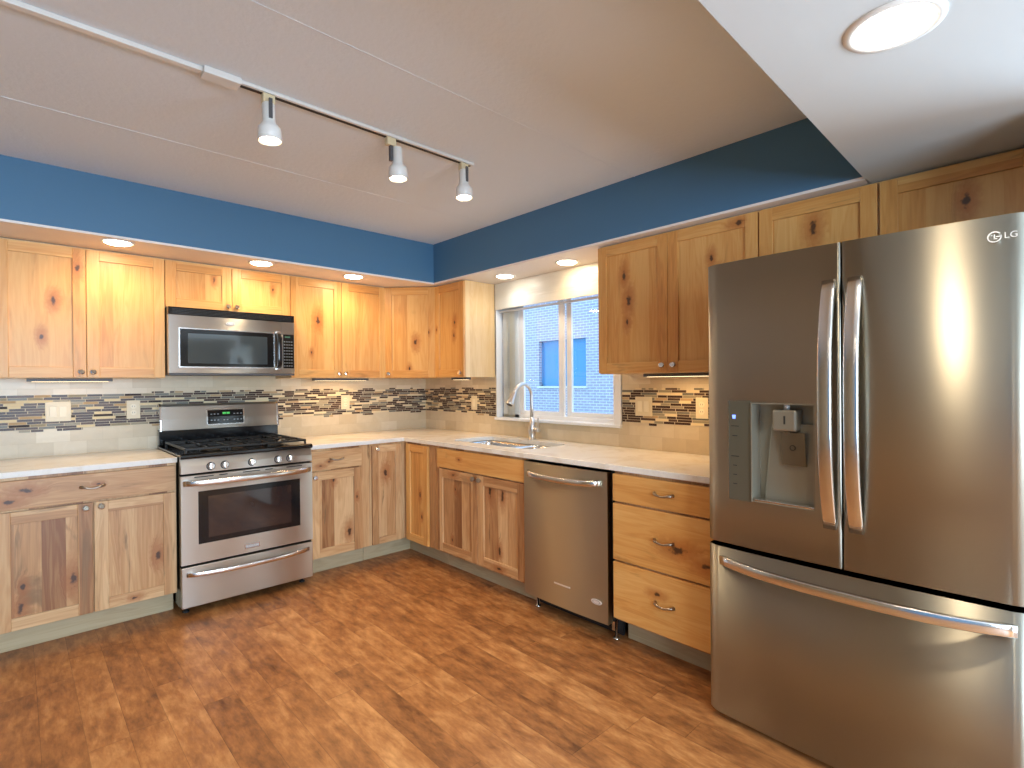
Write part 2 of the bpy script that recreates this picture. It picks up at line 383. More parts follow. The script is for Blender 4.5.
# ------------------------------------------------------------------ room shell
HC, HS, DA, DB, YL = 2.431, 2.1144, 0.674, 0.371, -3.61
XL, YF = -5.6, -7.3
struct('floor', MB().box(XL, 0.0, YF, 0.0, -0.08, 0.0), 'floor')
struct('ceiling', MB().box(XL, 0, -3.80, 0, HC, HC+0.1), 'ceil')
struct('ceiling', MB().prism([(XL, YF), (0, YF), (0, -3.598), (XL, -3.72)], 2, HS, HC-0.0005), 'ceil2')
struct('ceiling', MB().box(XL, 0, YF, -3.80, HC, HC+0.1), 'ceil')
for i, sy in enumerate((-1.375, -2.55)):
    struct('trim_%d' % (i+1), MB().box(XL, -0.371, sy-0.0035, sy+0.0035, HC-0.0016, HC-0.0002), 'ceil')
struct('wall_back', MB().box(XL-0.1, 0.12, 0.0, 0.12, 0, HC), 'wallp')
wy0, wy1, wz0, wz1 = -1.003, -2.145, 1.052, 2.02      # opening of the window over the sink
mb = MB(); mb.box(0, 0.12, wy0, 0, 0, HC); mb.box(0, 0.12, -4.45, wy1, 0, HC); mb.box(0, 0.12, wy1, wy0, 0, wz0); mb.box(0, 0.12, wy1, wy0, wz1, HC)
mb.box(0, 0.12, YF, -6.4, 0, HC); mb.box(0, 0.12, -6.4, -4.45, 2.1, HC)
struct('wall_right', mb, 'wallp')
struct('wall_left', MB().box(XL-0.12, XL, -4.02, 0, 0, HC), 'walltan')
struct('wall_left', MB().box(XL-0.12, XL, YF, -4.02, 0, HC), 'blue')
mb = MB(); mb.box(XL-0.1, -4.3, YF-0.12, YF, 0, HC); mb.box(-1.2, 0.12, YF-0.12, YF, 0, HC); mb.box(-4.3, -1.2, YF-0.12, YF, 0, 0.6); mb.box(-4.3, -1.2, YF-0.12, YF, 2.05, HC)
struct('wall_front', mb, 'walltan')
# jog of wall that closes the refrigerator alcove
struct('wall_alcove', MB().box(-0.66, -0.0, -4.26, -4.125, 0, HS), 'white')
# soffits over the two rows of wall cabinets
struct('soffit_stove_side', MB().box(XL, 0, -DA, 0, HS+0.012, HC), 'blue')
struct('soffit_stove_side_underside', MB().box(XL, 0, -DA, 0, HS, HS+0.012), 'soff')
struct('soffit_window_side', MB().box(-DB, 0, YL, -DA, HS+0.012, HC), 'blue')
struct('soffit_window_side_underside', MB().box(-DB, 0, YL, -DA, HS, HS+0.012), 'soff')

# backsplash
TB0, TB1 = 1.074, 1.074+0.0155*13
def splash(a, b, wall, z0, z1, mat, t):
    if wall == 'A': return MB().box(a, b, -t, 0, z0, z1)
    return MB().box(-t, 0, b, a, z0, z1)
UPB = 1.372
# tile fields (stone) with the stick mosaic set between them
fa = MB(); fa.box(-2.95, -0.0, -0.008, 0, 0.90, UPB+0.02)
bs1 = struct('trim_3', fa, 'tile')
mm = MB().box(-2.95, -0.0, -0.0105, -0.0075, TB0, TB1)
random.seed(11)
x = -2.95
while x < -0.1:                                  # loose sticks above and below give the band its stepped edge
    L = random.uniform(0.05, 0.16)
    if random.random() < 0.5: mm.box(x, min(x+L, 0), -0.0105, -0.0075, TB1, TB1+0.0155*random.choice((0.8,)))
    if random.random() < 0.5: mm.box(x, min(x+L, 0), -0.0105, -0.0075, TB0-0.0135, TB0)
    x += L+random.uniform(0.02, 0.1)
mm.build('mosaic_band', 'mosaic', bs1)
fb = MB(); fb.box(-0.008, 0, wy0, -0.008, 0.90, UPB+0.02); fb.box(-0.008, 0, -4.12, -2.205, 0.90, UPB+0.02); fb.box(-0.008, 0, -2.205, wy0, 0.90, 1.043)
bs2 = struct('trim_4', fb, 'tile')
mm = MB().box(-0.0105, -0.0075, -1.0, -0.0105, TB0, TB1).box(-0.0105, -0.0075, -3.3, -2.207, TB0, TB1)
for a0, a1 in ((-1.0, -0.02), (-3.3, -2.21)):
    y = a0
    while y < a1:
        L = random.uniform(0.05, 0.16); y1 = min(y+L, a1)
        if random.random() < 0.5: mm.box(-0.0105, -0.0075, y, y1, TB1, TB1+0.0125)
        if random.random() < 0.5: mm.box(-0.0105, -0.0075, y, y1, TB0-0.0135, TB0)
        y = y1+random.uniform(0.02, 0.1)
mm.build('mosaic_band', 'mosaic', bs2)

# window over the sink
GX = 0.085
wf = MB()
for (a, b, c, d) in ((wy0, wy1, wz0, wz0+0.028), (wy0, wy1, wz1-0.04, wz1), (wy0, wy0-0.19, wz0, wz1), (wy1+0.035, wy1, wz0, wz1)):
    wf.box(GX-0.02, GX+0.03, a, b, c, d)
win = struct('window_1', wf, 'vinyl', bevel=0.003)
def sash(y0, y1, xx, name, sw=0.04):
    m = MB()
    m.box(xx, xx+0.022, y0, y0-sw, wz0+0.028, wz1-0.04); m.box(xx, xx+0.022, y1, y1+sw, wz0+0.028, wz1-0.04)
    m.box(xx, xx+0.022, y0-sw, y1+sw, wz0+0.028, wz0+0.06); m.box(xx, xx+0.022, y0-sw, y1+sw, wz1-0.075, wz1-0.04)
    o = m.build('sash', 'vinyl', win, bevel=0.002)
    MB().box(xx+0.009, xx+0.013, y0-sw, y1+sw, wz0+0.06, wz1-0.075).build('window_pane', 'glass', o)
    return o
sash(wy0-0.19, -1.655, GX-0.018, 'a', 0.05); sash(-1.66, wy1+0.035, GX+0.006, 'b', 0.045)
# jamb lining, casing and sill
tr = MB(); tr.box(-0.006, GX-0.02, wy0, wy0-0.006, wz0, wz1); tr.box(-0.006, GX-0.02, wy1+0.006, wy1, wz0, wz1)
tr.box(-0.014, 0.0, wy1, wy1-0.055, wz0-0.01, 1.93); 
tr.build('window_lining', 'vinyl', win, bevel=0.002)
MB().box(-0.030, GX-0.02, wy0, wy1-0.06, wz0-0.018, wz0+0.002).build('window_sill', 'vinyl', win, bevel=0.004)

# vertical blind stacked open at the left, with its valance across the top
bl = thing('vertical_blind', (0.0, -1.085, 1.0555), 'pale vertical blind drawn into a stack at the left side of the window', 'blind')
random.seed(3)
for i in range(9):
    m = MB(); yy = 0.03-i*0.0145; aa = math.radians(62+random.uniform(-4, 4))
    cx, cy = 0.034, yy; dx, dy = 0.022*math.cos(aa)*1.0, 0.028*math.sin(aa)
    pts = [(cx-dx, cy-dy*0.5), (cx-0.004, cy-0.002), (cx+dx, cy+dy*0.5), (cx+dx+0.001, cy+dy*0.5-0.0012), (cx-0.003, cy-0.0035), (cx-dx+0.001, cy-dy*0.5-0.0012)]
    m.prism(pts, 2, 0.001, 0.83, smooth=False); m.build('blind_slat', 'slat', bl)
MB().box(0.02, 0.05, 0.09, -1.03, 0.83, 0.843).build('head_rail', 'white', bl)
va = MB(); va.box(-0.012, 0.0, -1.001, -2.262, 1.905, HS-0.001)
tag(va.build('window_valance', 'valance', bevel=0.003), 'glossy off-white valance board across the top of the window', 'valance')

# the house next door
nb = thing('neighbour_house', (8.5, 5.0, 0), 'pale brick house wall seen through the sink window', 'building')
mbk = MB(); ay, by_, az, bz = 1.683, -0.084, 1.22, 2.535
mbk.box(0, 0.3, -12, by_, -0.5, 9); mbk.box(0, 0.3, ay, 14, -0.5, 9); mbk.box(0, 0.3, by_, ay, -0.5, az); mbk.box(0, 0.3, by_, ay, bz, 9)
mbk.build('brick_wall', 'brick', nb)
fr = MB(); fr.box(0.12, 0.16, by_, ay, az, az+0.05); fr.box(0.12, 0.16, by_, ay, bz-0.05, bz); fr.box(0.12, 0.16, by_, by_+0.05, az, bz); fr.box(0.12, 0.16, ay-0.05, ay, az, bz); fr.box(0.12, 0.16, (ay+by_)/2-0.03, (ay+by_)/2+0.03, az, bz)
fo = fr.build('house_window', 'nglass', nb)
MB().box(0.135, 0.145, by_, ay, az, bz).build('window_pane', 'nglass', fo)
MB().box(-0.05, 0.14, by_-0.05, ay+0.05, az-0.06, az).build('window_ledge', 'white', nb)
struct('ground', MB().box(0.12, 9, -8, 20, -0.6, -0.5), 'ground')

# ------------------------------------------------------------------ cabinets
def knob(parent, x, y, z, mat='chrome'):
    m = MB(); m.lathe([(0.009, 0), (0.006, 0.004), (0.006, 0.014)], (x, y, z), (0, -1, 0), 16)
    m.lathe([(0.010, 0), (0.0165, 0.003), (0.0165, 0.009), (0.012, 0.012)], (x, y-0.012, z), (0.25, -1, 0.25), 8, smooth=False)
    return m.build('knob', mat, parent, label='brushed nickel knob' if mat == 'chrome' else 'dark bronze knob')
def pull(parent, x, y, z):
    m = MB(); pts = []
    for i in range(13):
        t = i/12*2-1; pts.append((x+t*0.048, y-0.022*math.sqrt(max(0, 1-t**4)), z-0.004*math.cos(t*PI)))
    m.tube(pts, 0.005, 10, radii=[0.0075-0.003*(1-abs(i/6-1)) if 0 < i < 12 else 0.009 for i in range(13)])
    m.lathe([(0.009, 0), (0.005, 0.01)], (x, y, z+0.001), (0, -1, 0), 10) if False else None
    return m.build('drawer_pull', 'bronze', parent, label='curved antique nickel pull')
def door(cab, x0, x1, z0, z1, y, kind, kn=None, knots=(), fknots=(), st=0.058, kmat='chrome', label=None):
    g = 0.0015; x0 += g; x1 -= g; t = 0.02; V, H = kind+'_v', kind+'_h'
    m = MB(); m.box(x0, x0+st, y-t, y, z0, z1, 0); m.box(x1-st, x1, y-t, y, z0, z1, 0)
    m.box(x0+st, x1-st, y-t, y, z0, z0+st, 1); m.box(x0+st, x1-st, y-t, y, z1-st, z1, 1)
    sh = lambda ks: [(a-y+0.015, b, c_) for a, b, c_ in ks]
    d = m.build('door', [V, H], cab, bevel=0.0018, knots=sh(fknots), label=label)
    MB().box(x0+st-0.004, x1-st+0.004, y-t+0.0095, y-0.004, z0+st-0.004, z1-st+0.004).build('door_panel', V, d, knots=sh(knots))
    if kn: knob(d, kn[0], y-t, kn[1], kmat)
    return d
def drawer(cab, x0, x1, z0, z1, y, kind, handle=True, knots=()):
    g = 0.0015; m = MB().box(x0+g, x1-g, y-0.02, y, z0, z1)
    d = m.build('drawer_front', kind+'_h', cab, bevel=0.003, knots=[(a-y+0.02, b, c_) for a, b, c_ in knots])
    if handle: pull(d, (x0+x1)/2, y-0.02, (z0+z1)/2)
    return d

UB, UT = 1.372, 2.103
def upper(name, loc, rz, width, z0, label, doors, group='knotty wooden wall cabinets', depth=0.305):
    """local frame: x 0..width, back at y=0, front face at y=-depth; doors = list of (x0, x1, knob, knots)"""
    c = thing(name, loc, label, 'wall cabinet', group, rz)
    m = MB(); m.box(0.001, width-0.001, -depth, -0.009, z0, UT+0.009, 0)
    m.build('cabinet_body', 'side', c, bevel=0.001)
    for x0, x1, kn, ks, fk in doors: door(c, x0, x1, z0+0.004, UT, -depth, 'up', kn, ks, fk)
    return c
GU = 'knotty wooden wall cabinets'
random.seed(21)
kz = UB+0.034
upper('wall_cabinet', (-2.89, 0, 0), 0, 0.761, UB, 'wide two-door wooden wall cabinet left of the microwave over the light switches',
      [(0, 0.381, (0.354, kz), [(0.235, 1.80, 0.012), (0.185, 1.60, 0.010)], [(0.35, 1.99, 0.012)]), (0.381, 0.761, (0.408, kz), [], [])])
upper('wall_cabinet', (-2.128, 0, 0), 0, 0.761, 1.812, 'short two-door wooden wall cabinet directly above the microwave',
      [(0, 0.379, (0.352, 1.845), [(0.27, 2.01, 0.008)], []), (0.379, 0.761, (0.406, 1.845), [(0.64, 1.99, 0.008)], [])])
upper('wall_cabinet', (-1.366, 0, 0), 0, 0.765, UB, 'two-door wooden wall cabinet between the microwave and the corner cabinet',
      [(0, 0.386, (0.36, kz), [(0.20, 1.80, 0.016), (0.15, 1.56, 0.007)], []), (0.386, 0.765, (0.412, kz), [], [])])
# angled corner cabinet
c = thing('corner_wall_cabinet', (0, 0, 0), 'angled single-door wooden wall cabinet in the room corner', 'wall cabinet', None)
MB().prism([(-0.009, -0.009), (-0.600, -0.009), (-0.600, -0.305), (-0.305, -0.612), (-0.009, -0.612)], 2, UB, UT+0.009).build('cabinet_body', 'up_v', c)
L = math.hypot(0.295, 0.307); ang = -math.atan2(0.307, 0.295)
dd = bpy.data.objects.new('door_origin', None); bpy.data.objects.remove(dd)
def rot_door(cab, ox, oy, ang, L):
    d = door(cab, 0.004, L-0.004, UB+0.004, UT, 0.0, 'up', (0.034, kz), [(0.25, 1.66, 0.014), (0.20, 1.45, 0.008)], [(0.37, 1.74, 0.006)])
    d.location = (ox, oy, 0); d.rotation_euler = (0, 0, ang); return d
rot_door(c, -0.600, -0.305, ang, L)
# window wall uppers: local x runs along world -y
upper('wall_cabinet', (0, -0.616, 0), -PI/2, 0.378, UB, 'narrow single-door wooden wall cabinet left of the window, pale side panel showing',
      [(0, 0.378, (0.34, kz), [(0.24, 1.70, 0.010), (0.25, 1.80, 0.011)], [(0.03, 1.76, 0.006)])])
upper('wall_cabinet', (0, -2.264, 0), -PI/2, 0.912, UB, 'tall two-door wooden wall cabinet between the window and the refrigerator',
      [(0, 0.45, (0.42, kz+0.005), [(0.20, 1.78, 0.016), (0.17, 1.92, 0.013), (0.19, 1.66, 0.010)], []), (0.45, 0.912, (0.485, kz+0.005), [(0.72, 1.83, 0.012), (0.68, 1.93, 0.01)], [(0.83, 2.07, 0.012)])])
upper('wall_cabinet', (0, -3.180, 0), -PI/2, 0.935, 1.815, 'short two-door wooden wall cabinet over the refrigerator below the low ceiling',
      [(0, 0.457, (0.43, 1.84), [(0.22, 1.98, 0.016)], []), (0.463, 0.93, (0.49, 1.84), [(0.72, 1.97, 0.014)], [])])

BT, BD = 0.882, 0.61
def base(loc, rz, width, label, toe=True, body_mat='ba_v', z0=0.134, x0=0.0, name='base_cabinet', group='knotty wooden base cabinets', sink=False):
    c = thing(name, loc, label, 'base cabinet', group, rz)
    m = MB()
    if sink:
        m.box(x0+0.001, x0+0.02, -BD, -0.01, z0, BT); m.box(width-0.02, width-0.001, -BD, -0.01, z0, BT); m.box(x0+0.02, width-0.02, -BD, -BD+0.02, z0, BT)
        m.box(x0+0.02, width-0.02, -BD+0.02, -0.01, z0, z0+0.02)
    else: m.box(x0+0.001, width-0.001, -BD, -0.01, z0, BT)
    m.build('cabinet_body', body_mat, c, bevel=0.001)
    if toe: MB().box(x0+0.001, width-0.001, -0.502, -0.487, 0.0005, z0).build('toe_kick', 'toe', c, bevel=0.001)
    return c
TOP = 0.868
c = base((-2.89, 0, 0), 0, 0.758, 'wide two-door wooden base cabinet left of the gas range, with one long drawer', x0=-0.02)
drawer(c, 0.0, 0.752, 0.725, TOP, -BD, 'ba', True, [(0.12, 0.815, 0.014), (0.06, 0.765, 0.012), (0.40, 0.81, 0.006)])
door(c, 0.0, 0.376, 0.137, 0.715, -BD, 'ba', (0.345, 0.690), [(0.10, 0.34, 0.010), (0.09, 0.24, 0.013), (0.29, 0.33, 0.017)], [], 0.06)
door(c, 0.380, 0.752, 0.137, 0.715, -BD, 'ba', (0.410, 0.690), [(0.66, 0.37, 0.014)], [(0.56, 0.163, 0.008)], 0.06)
c = base((-1.366, 0, 0), 0, 0.455, 'narrow wooden base cabinet right of the gas range, one drawer over one door', x0=0.002)
drawer(c, 0.008, 0.385, 0.737, TOP, -BD, 'ba', True, [(0.08, 0.765, 0.008), (0.14, 0.79, 0.006)])
door(c, 0.008, 0.385, 0.137, 0.728, -BD, 'ba', (0.036, 0.690), [(0.285, 0.28, 0.016), (0.17, 0.665, 0.01)], [(0.35, 0.52, 0.007)], 0.06)
# corner base cabinet with its two doors meeting in the corner
c = thing('corner_base_cabinet', (0, 0, 0), 'wooden corner base cabinet with two tall doors meeting at a right angle', 'base cabinet')
MB().prism([(-0.01, -0.01), (-0.909, -0.01), (-0.909, -BD), (-BD, -BD), (-BD, -1.02), (-0.01, -1.02)], 2, 0.134, BT).build('cabinet_body', 'ba_v', c)
m = MB(); m.box(-0.909, -0.487, -0.502, -0.487, 0.0005, 0.134); m.box(-0.502, -0.487, -1.02, -0.502, 0.0005, 0.134); m.build('toe_kick', 'toe', c)
door(c, -0.898, -0.652, 0.137, TOP, -BD, 'ba', (-0.862, 0.842), [(-0.79, 0.66, 0.016)], [], 0.05)
d = door(c, 0.655, 0.945, 0.137, TOP, 0, 'up', None, [(0.83, 0.50, 0.010), (0.85, 0.34, 0.008)], [], 0.055)
d.location = (-BD, 0, 0); d.rotation_euler = (0, 0, -PI/2)
# sink base, drawer base
c = base((0, -1.022, 0), -PI/2, 0.93, 'wooden sink base cabinet under the window, two doors below a blank panel', x0=0.0, sink=True)
drawer(c, 0.045, 0.926, 0.737, TOP, -BD, 'up', False, [(0.30, 0.81, 0.006)])
door(c, 0.045, 0.488, 0.150, 0.728, -BD, 'ba', (0.458, 0.70), [(0.24, 0.60, 0.007), (0.20, 0.25, 0.007)], [(0.24, 0.70, 0.010)], 0.06, 'bronze')
door(c, 0.490, 0.926, 0.150, 0.728, -BD, 'ba', (0.520, 0.70), [(0.60, 0.64, 0.018), (0.72, 0.63, 0.016), (0.69, 0.28, 0.012)], [(0.70, 0.172, 0.010)], 0.06, 'bronze')
c = base((0, -2.578, 0), -PI/2, 0.577, 'wooden base cabinet of three drawers between the dishwasher and the refrigerator')
drawer(c, 0.0, 0.576, 0.733, TOP, -BD, 'up', True)
drawer(c, 0.0, 0.576, 0.440, 0.722, -BD, 'up', True, [(0.36, 0.56, 0.02), (0.5, 0.52, 0.016)])
drawer(c, 0.0, 0.576, 0.147, 0.430, -BD, 'up', True, [(0.25, 0.33, 0.010)])

# ------------------------------------------------------------------ countertops
CT0, CT1, OV = 0.884, 0.914, 0.637
m = MB().box(-2.935, -2.131, -OV, -0.009, CT0, CT1)
tag(m.build('countertop', 'quartz', bevel=0.003), 'pale quartz countertop slab left of the gas range', 'countertop')
def rrect(x0, x1, y0, y1, r, k=6):
    pts = []
    for cx, cy, a0 in ((x1-r, y1-r, 0), (x0+r, y1-r, PI/2), (x0+r, y0+r, PI), (x1-r, y0+r, 1.5*PI)):
        for i in range(k+1):
            a = a0+PI/2*i/k; pts.append((cx+r*math.cos(a), cy+r*math.sin(a)))
    return pts
SX0, SX1, SY0, SY1 = -0.50, -0.125, -1.86, -1.06
outer = [(-1.367, -0.009), (-1.367, -OV), (-OV, -OV), (-OV, -3.155), (-0.009, -3.155), (-0.009, -0.009)]
hole = rrect(SX0, SX1, SY0, SY1, 0.06)
fh = [( -0.07+0.016*math.cos(a*PI/8), -1.463+0.016*math.sin(a*PI/8)) for a in range(16)]
bm = bmesh.new()
for loop in (outer, hole):
    vs = [bm.verts.new((p[0], p[1], CT0)) for p in loop]
    for i in range(len(vs)): bm.edges.new((vs[i], vs[(i+1) % len(vs)]))
r = bmesh.ops.triangle_fill(bm, edges=bm.edges[:], use_beauty=True)
ex = bmesh.ops.extrude_face_region(bm, geom=bm.faces[:])
bmesh.ops.translate(bm, vec=(0, 0, CT1-CT0), verts=[v for v in ex['geom'] if isinstance(v, bmesh.types.BMVert)])
mb = MB(); mb.bm.free(); mb.bm = bm
tag(mb.build('countertop', 'quartz', bevel=0.003), 'pale L-shaped quartz countertop running through the corner past the sink', 'countertop')

# sink
sk = thing('kitchen_sink', (0, 0, CT0), 'stainless steel double-bowl sink set under the countertop below the window', 'sink')
def bowl(x0, x1, y0, y1, depth):
    m = MB(); rings = []
    for (ins, z, rad) in ((-0.018, -0.0008, 0.07), (0.0, -0.0012, 0.06), (0.003, -0.02, 0.06), (0.012, -depth+0.03, 0.055), (0.035, -depth, 0.04)):
        rings.append([m.bm.verts.new((p[0], p[1], z)) for p in rrect(x0+ins, x1-ins, y0+ins, y1-ins, rad)])
    for A, B in zip(rings, rings[1:]):
        for i in range(len(A)):
            f = m.bm.faces.new((A[i], A[(i+1) % len(A)], B[(i+1) % len(A)], B[i])); f.smooth = True
    m.bm.faces.new(rings[-1])
    o = m.build('bowl', 'steelin', sk)
    s = o.modifiers.new('solid', 'SOLIDIFY'); s.thickness = 0.0012; s.offset = 1
    MB().lathe([(0.045, 0), (0.043, 0.004), (0.03, 0.002), (0.02, 0.002)], ((x0+x1)/2, (y0+y1)/2, -depth+0.0005)).build('drain', 'chrome', o)
bowl(SX0-0.004, SX1+0.004, -1.502, SY1+0.004, 0.19)
bowl(SX0-0.004, SX1+0.004, SY0-0.004, -1.548, 0.16)

# faucet
fc = thing('faucet', (-0.07, -1.463, CT1), 'brushed nickel gooseneck faucet standing behind the sink', 'faucet')
MB().lathe([(0.030, 0), (0.030, 0.005), (0.025, 0.012), (0.024, 0.05), (0.027, 0.055), (0.027, 0.085), (0.02, 0.11), (0.0135, 0.16)], (0, 0, 0.0005), seg=28).build('body', 'nickel', fc)
pts = [(0, 0, 0.15), (0, 0, 0.24), (0, 0, 0.315)]
for i in range(1, 15):
    a = PI*i/14*0.86; R_ = 0.088; pts.append((-R_+R_*math.cos(a), 0, 0.315+R_*math.sin(a)))
e = Vector(pts[-1]); d = (e-Vector(pts[-2])).normalized()
MB().tube(pts, 0.0125, 16).build('spout', 'nickel', fc)
hd = MB().lathe([(0.0128, -0.002), (0.014, 0.01), (0.0165, 0.04), (0.024, 0.085), (0.0265, 0.105), (0.024, 0.109)], e, d, 24).build('spray_head', 'nickel', fc)
MB().lathe([(0.0225, 0), (0.0225, 0.0015)], e+d*0.1086, d, 20).build('spray_face', 'blackp', hd)
m = MB().lathe([(0.016, 0), (0.018, 0.006), (0.018, 0.045), (0.015, 0.052)], (0, -0.02, 0.072), (0, -1, 0), 20)
m.tube([(0, -0.058, 0.075), (-0.002, -0.066, 0.10), (-0.006, -0.070, 0.135), (-0.01, -0.072, 0.16)], 0.006, 10, radii=[0.009, 0.0075, 0.007, 0.008])
m.build('lever_handle', 'nickel', fc)

# ------------------------------------------------------------------ gas range
rg = thing('gas_range', (-2.128, 0, 0), 'stainless steel gas range between the base cabinets under the microwave', 'range')
RW = 0.759
MB().box(0.002, RW-0.002, -0.655, -0.025, 0.045, 0.905).build('oven_body', 'black', rg, bevel=0.002)
for lx in (0.04, RW-0.04):
    for ly in (-0.60, -0.08): MB().lathe([(0.018, 0), (0.018, 0.008), (0.008, 0.01), (0.008, 0.046)], (lx, ly, 0), seg=12).build('foot', 'blackp', rg)
dr = MB().box(0.002, RW-0.002, -0.690, -0.656, 0.050, 0.283).build('storage_drawer', 'steel', rg, bevel=0.004)
def bow(x0, x1, y0, bowy, z, zb=0.0, k=18):
    return [(x0+(x1-x0)*i/k, y0-bowy*(1-(2*i/k-1)**2)**0.6, z+zb*(1-(2*i/k-1)**2)) for i in range(k+1)]
MB().ribbon(bow(0.03, RW-0.03, -0.688, 0.045, 0.240, -0.006), 0.026, 0.018, (0, 0, 1)).build('handle', 'handle', dr)
# oven door with a window opening
m = MB(); wx0, wx1, wz0_, wz1_ = 0.092, 0.673, 0.408, 0.708
m.box(0.002, wx0, -0.690, -0.657, 0.297, 0.806); m.box(wx1, RW-0.002, -0.690, -0.657, 0.297, 0.806)
m.box(wx0, wx1, -0.690, -0.657, 0.297, wz0_); m.box(wx0, wx1, -0.690, -0.657, wz1_, 0.806)
od = m.build('oven_door', 'steel', rg)
MB().box(wx0-0.003, wx1+0.003, -0.6915, -0.660, wz0_-0.003, wz1_+0.003).build('window_frame', 'black', od, bevel=0.001)
MB().box(wx0+0.048, wx1-0.055, -0.693, -0.680, wz0_+0.028, wz1_-0.03).build('oven_window', 'ovglass', od)
MB().ribbon(bow(0.018, RW-0.018, -0.688, 0.055, 0.765, 0.0), 0.034, 0.022, (0, 0, 1)).build('handle', 'handle', od)
for i in range(5): MB().box(0.07+i*0.13, 0.07+i*0.13+(0.045 if i % 2 else 0.10), -0.6908, -0.689, 0.792, 0.798).build('vent_slot', 'dark', od)
bd = MB().box(0.335, 0.425, -0.6935, -0.690, 0.322, 0.352).build('badge', 'handle', od, bevel=0.0015)
MB().box(0.341, 0.419, -0.6942, -0.6934, 0.327, 0.347).build('badge_plate', 'grey_print', bd)
text('badge_lettering', 'FRIGIDAIRE', 0.0155, 'logo', bd, (0.38, -0.6945, 0.337), (PI/2, 0, 0))
# control panel, five knobs
cp = MB().prism([(-0.657, 0.818), (-0.690, 0.818), (-0.688, 0.860), (-0.672, 0.905), (-0.657, 0.905)], 0, 0.002, RW-0.002).build('control_panel', 'steel', rg, bevel=0.002)
for kx in (0.156, 0.231, 0.383, 0.538, 0.613):
    k_ = MB().lathe([(0.0205, 0), (0.0215, 0.003), (0.019, 0.008), (0.0175, 0.022), (0.015, 0.025)], (kx, -0.6885, 0.851), (0, -1, 0.12), 24)
    k_.box(kx-0.0045, kx+0.0045, -0.7215, -0.705, 0.835, 0.873)
    kb = k_.build('burner_knob', 'handle', rg)
    MB().lathe([(0.024, 0), (0.024, 0.0015)], (kx, -0.6882, 0.851), (0, -1, 0.08), 24).build('knob_ring', 'blackp', kb)
# cooktop, burners, grates
ck = MB().prism([(-0.03, 0.905), (-0.694, 0.905), (-0.702, 0.914), (-0.700, 0.927), (-0.685, 0.933), (-0.66, 0.926), (-0.09, 0.926), (-0.03, 0.932)], 0, 0.001, RW-0.001)
ck = ck.build('cooktop', 'black', rg, bevel=0.002)
for bx, by_, br_ in ((0.19, -0.53, 0.045), (0.57, -0.53, 0.05), (0.19, -0.23, 0.035), (0.57, -0.23, 0.04), (0.38, -0.38, 0.04)):
    MB().lathe([(br_+0.012, 0), (br_+0.012, 0.006), (br_, 0.01), (br_, 0.016), (br_*0.9, 0.019)], (bx, by_, 0.926), seg=24).build('burner', 'iron', rg)
for gx0, gx1 in ((0.035, 0.262), (0.268, 0.492), (0.498, 0.725)):
    m = MB(); zt = 0.962; y0, y1 = -0.655, -0.115; b = 0.006
    for xx in (gx0, gx1): m.box(xx-b, xx+b, y0, y1, zt-0.013, zt)
    for yy in (y0, (y0+y1)/2, y1): m.box(gx0-b, gx1+b, yy-b, yy+b, zt-0.013, zt)
    xc = (gx0+gx1)/2
    for yc in (-0.53, -0.24):
        m.box(xc-b, xc+b, yc+0.03, yc+0.13, zt-0.011, zt+0.002); m.box(xc-b, xc+b, yc-0.13, yc-0.03, zt-0.011, zt+0.002)
        m.box(gx0, xc-0.03, yc-b, yc+b, zt-0.011, zt+0.002); m.box(xc+0.03, gx1, yc-b, yc+b, zt-0.011, zt+0.002)
    for xx in (gx0, gx1):
        for yy in (y0, y1): m.box(xx-b, xx+b, yy-b, yy+b, 0.926, zt-0.013)
    m.build('grate', 'iron', rg, bevel=0.002)
# backguard
MB().box(0.004, RW-0.004, -0.075, -0.025, 0.932, 1.035).build('backguard_base', 'black', rg, bevel=0.002)
bgd = MB().prism([(-0.025, 1.028), (-0.098, 1.028), (-0.094, 1.10), (-0.075, 1.185), (-0.060, 1.200), (-0.025, 1.200)], 0, 0.012, RW-0.012).build('backguard', 'steel', rg, bevel=0.003)
for xx in (0.004, RW-0.016): MB().prism([(-0.025, 1.024), (-0.102, 1.024), (-0.098, 1.10), (-0.079, 1.187), (-0.062, 1.205), (-0.025, 1.205)], 0, xx, xx+0.012).build('backguard_end_cap', 'handle', rg, bevel=0.002)
dsp = MB().prism([(-0.09, 1.058), (-0.1, 1.058), (-0.0965, 1.11), (-0.087, 1.155), (-0.077, 1.155)], 0, 0.282, 0.510).build('display_panel', 'black', rg, bevel=0.003)
m = MB(); m.prism([(-0.09, 1.052), (-0.0985, 1.052), (-0.0952, 1.11), (-0.0845, 1.161), (-0.077, 1.161)], 0, 0.276, 0.516); m.build('display_rim', 'handle', dsp, bevel=0.002)
m = MB()
for i in range(4): m.box(0.376+i*0.011+(0.003 if i > 1 else 0), 0.376+i*0.011+0.008+(0.003 if i > 1 else 0), -0.0945, -0.0912, 1.124, 1.138)
m.build('clock_display', 'led', dsp)
for zz, yy in ((1.126, -0.0945), (1.085, -0.099)):
    for xx in (0.305, 0.325, 0.347, 0.450, 0.472, 0.494) + ((0.385, 0.405) if zz < 1.1 else ()):
        MB().box(xx-0.005, xx+0.005, yy-0.001, yy+0.004, zz-0.003, zz+0.003).build('button', 'grey_print', dsp)

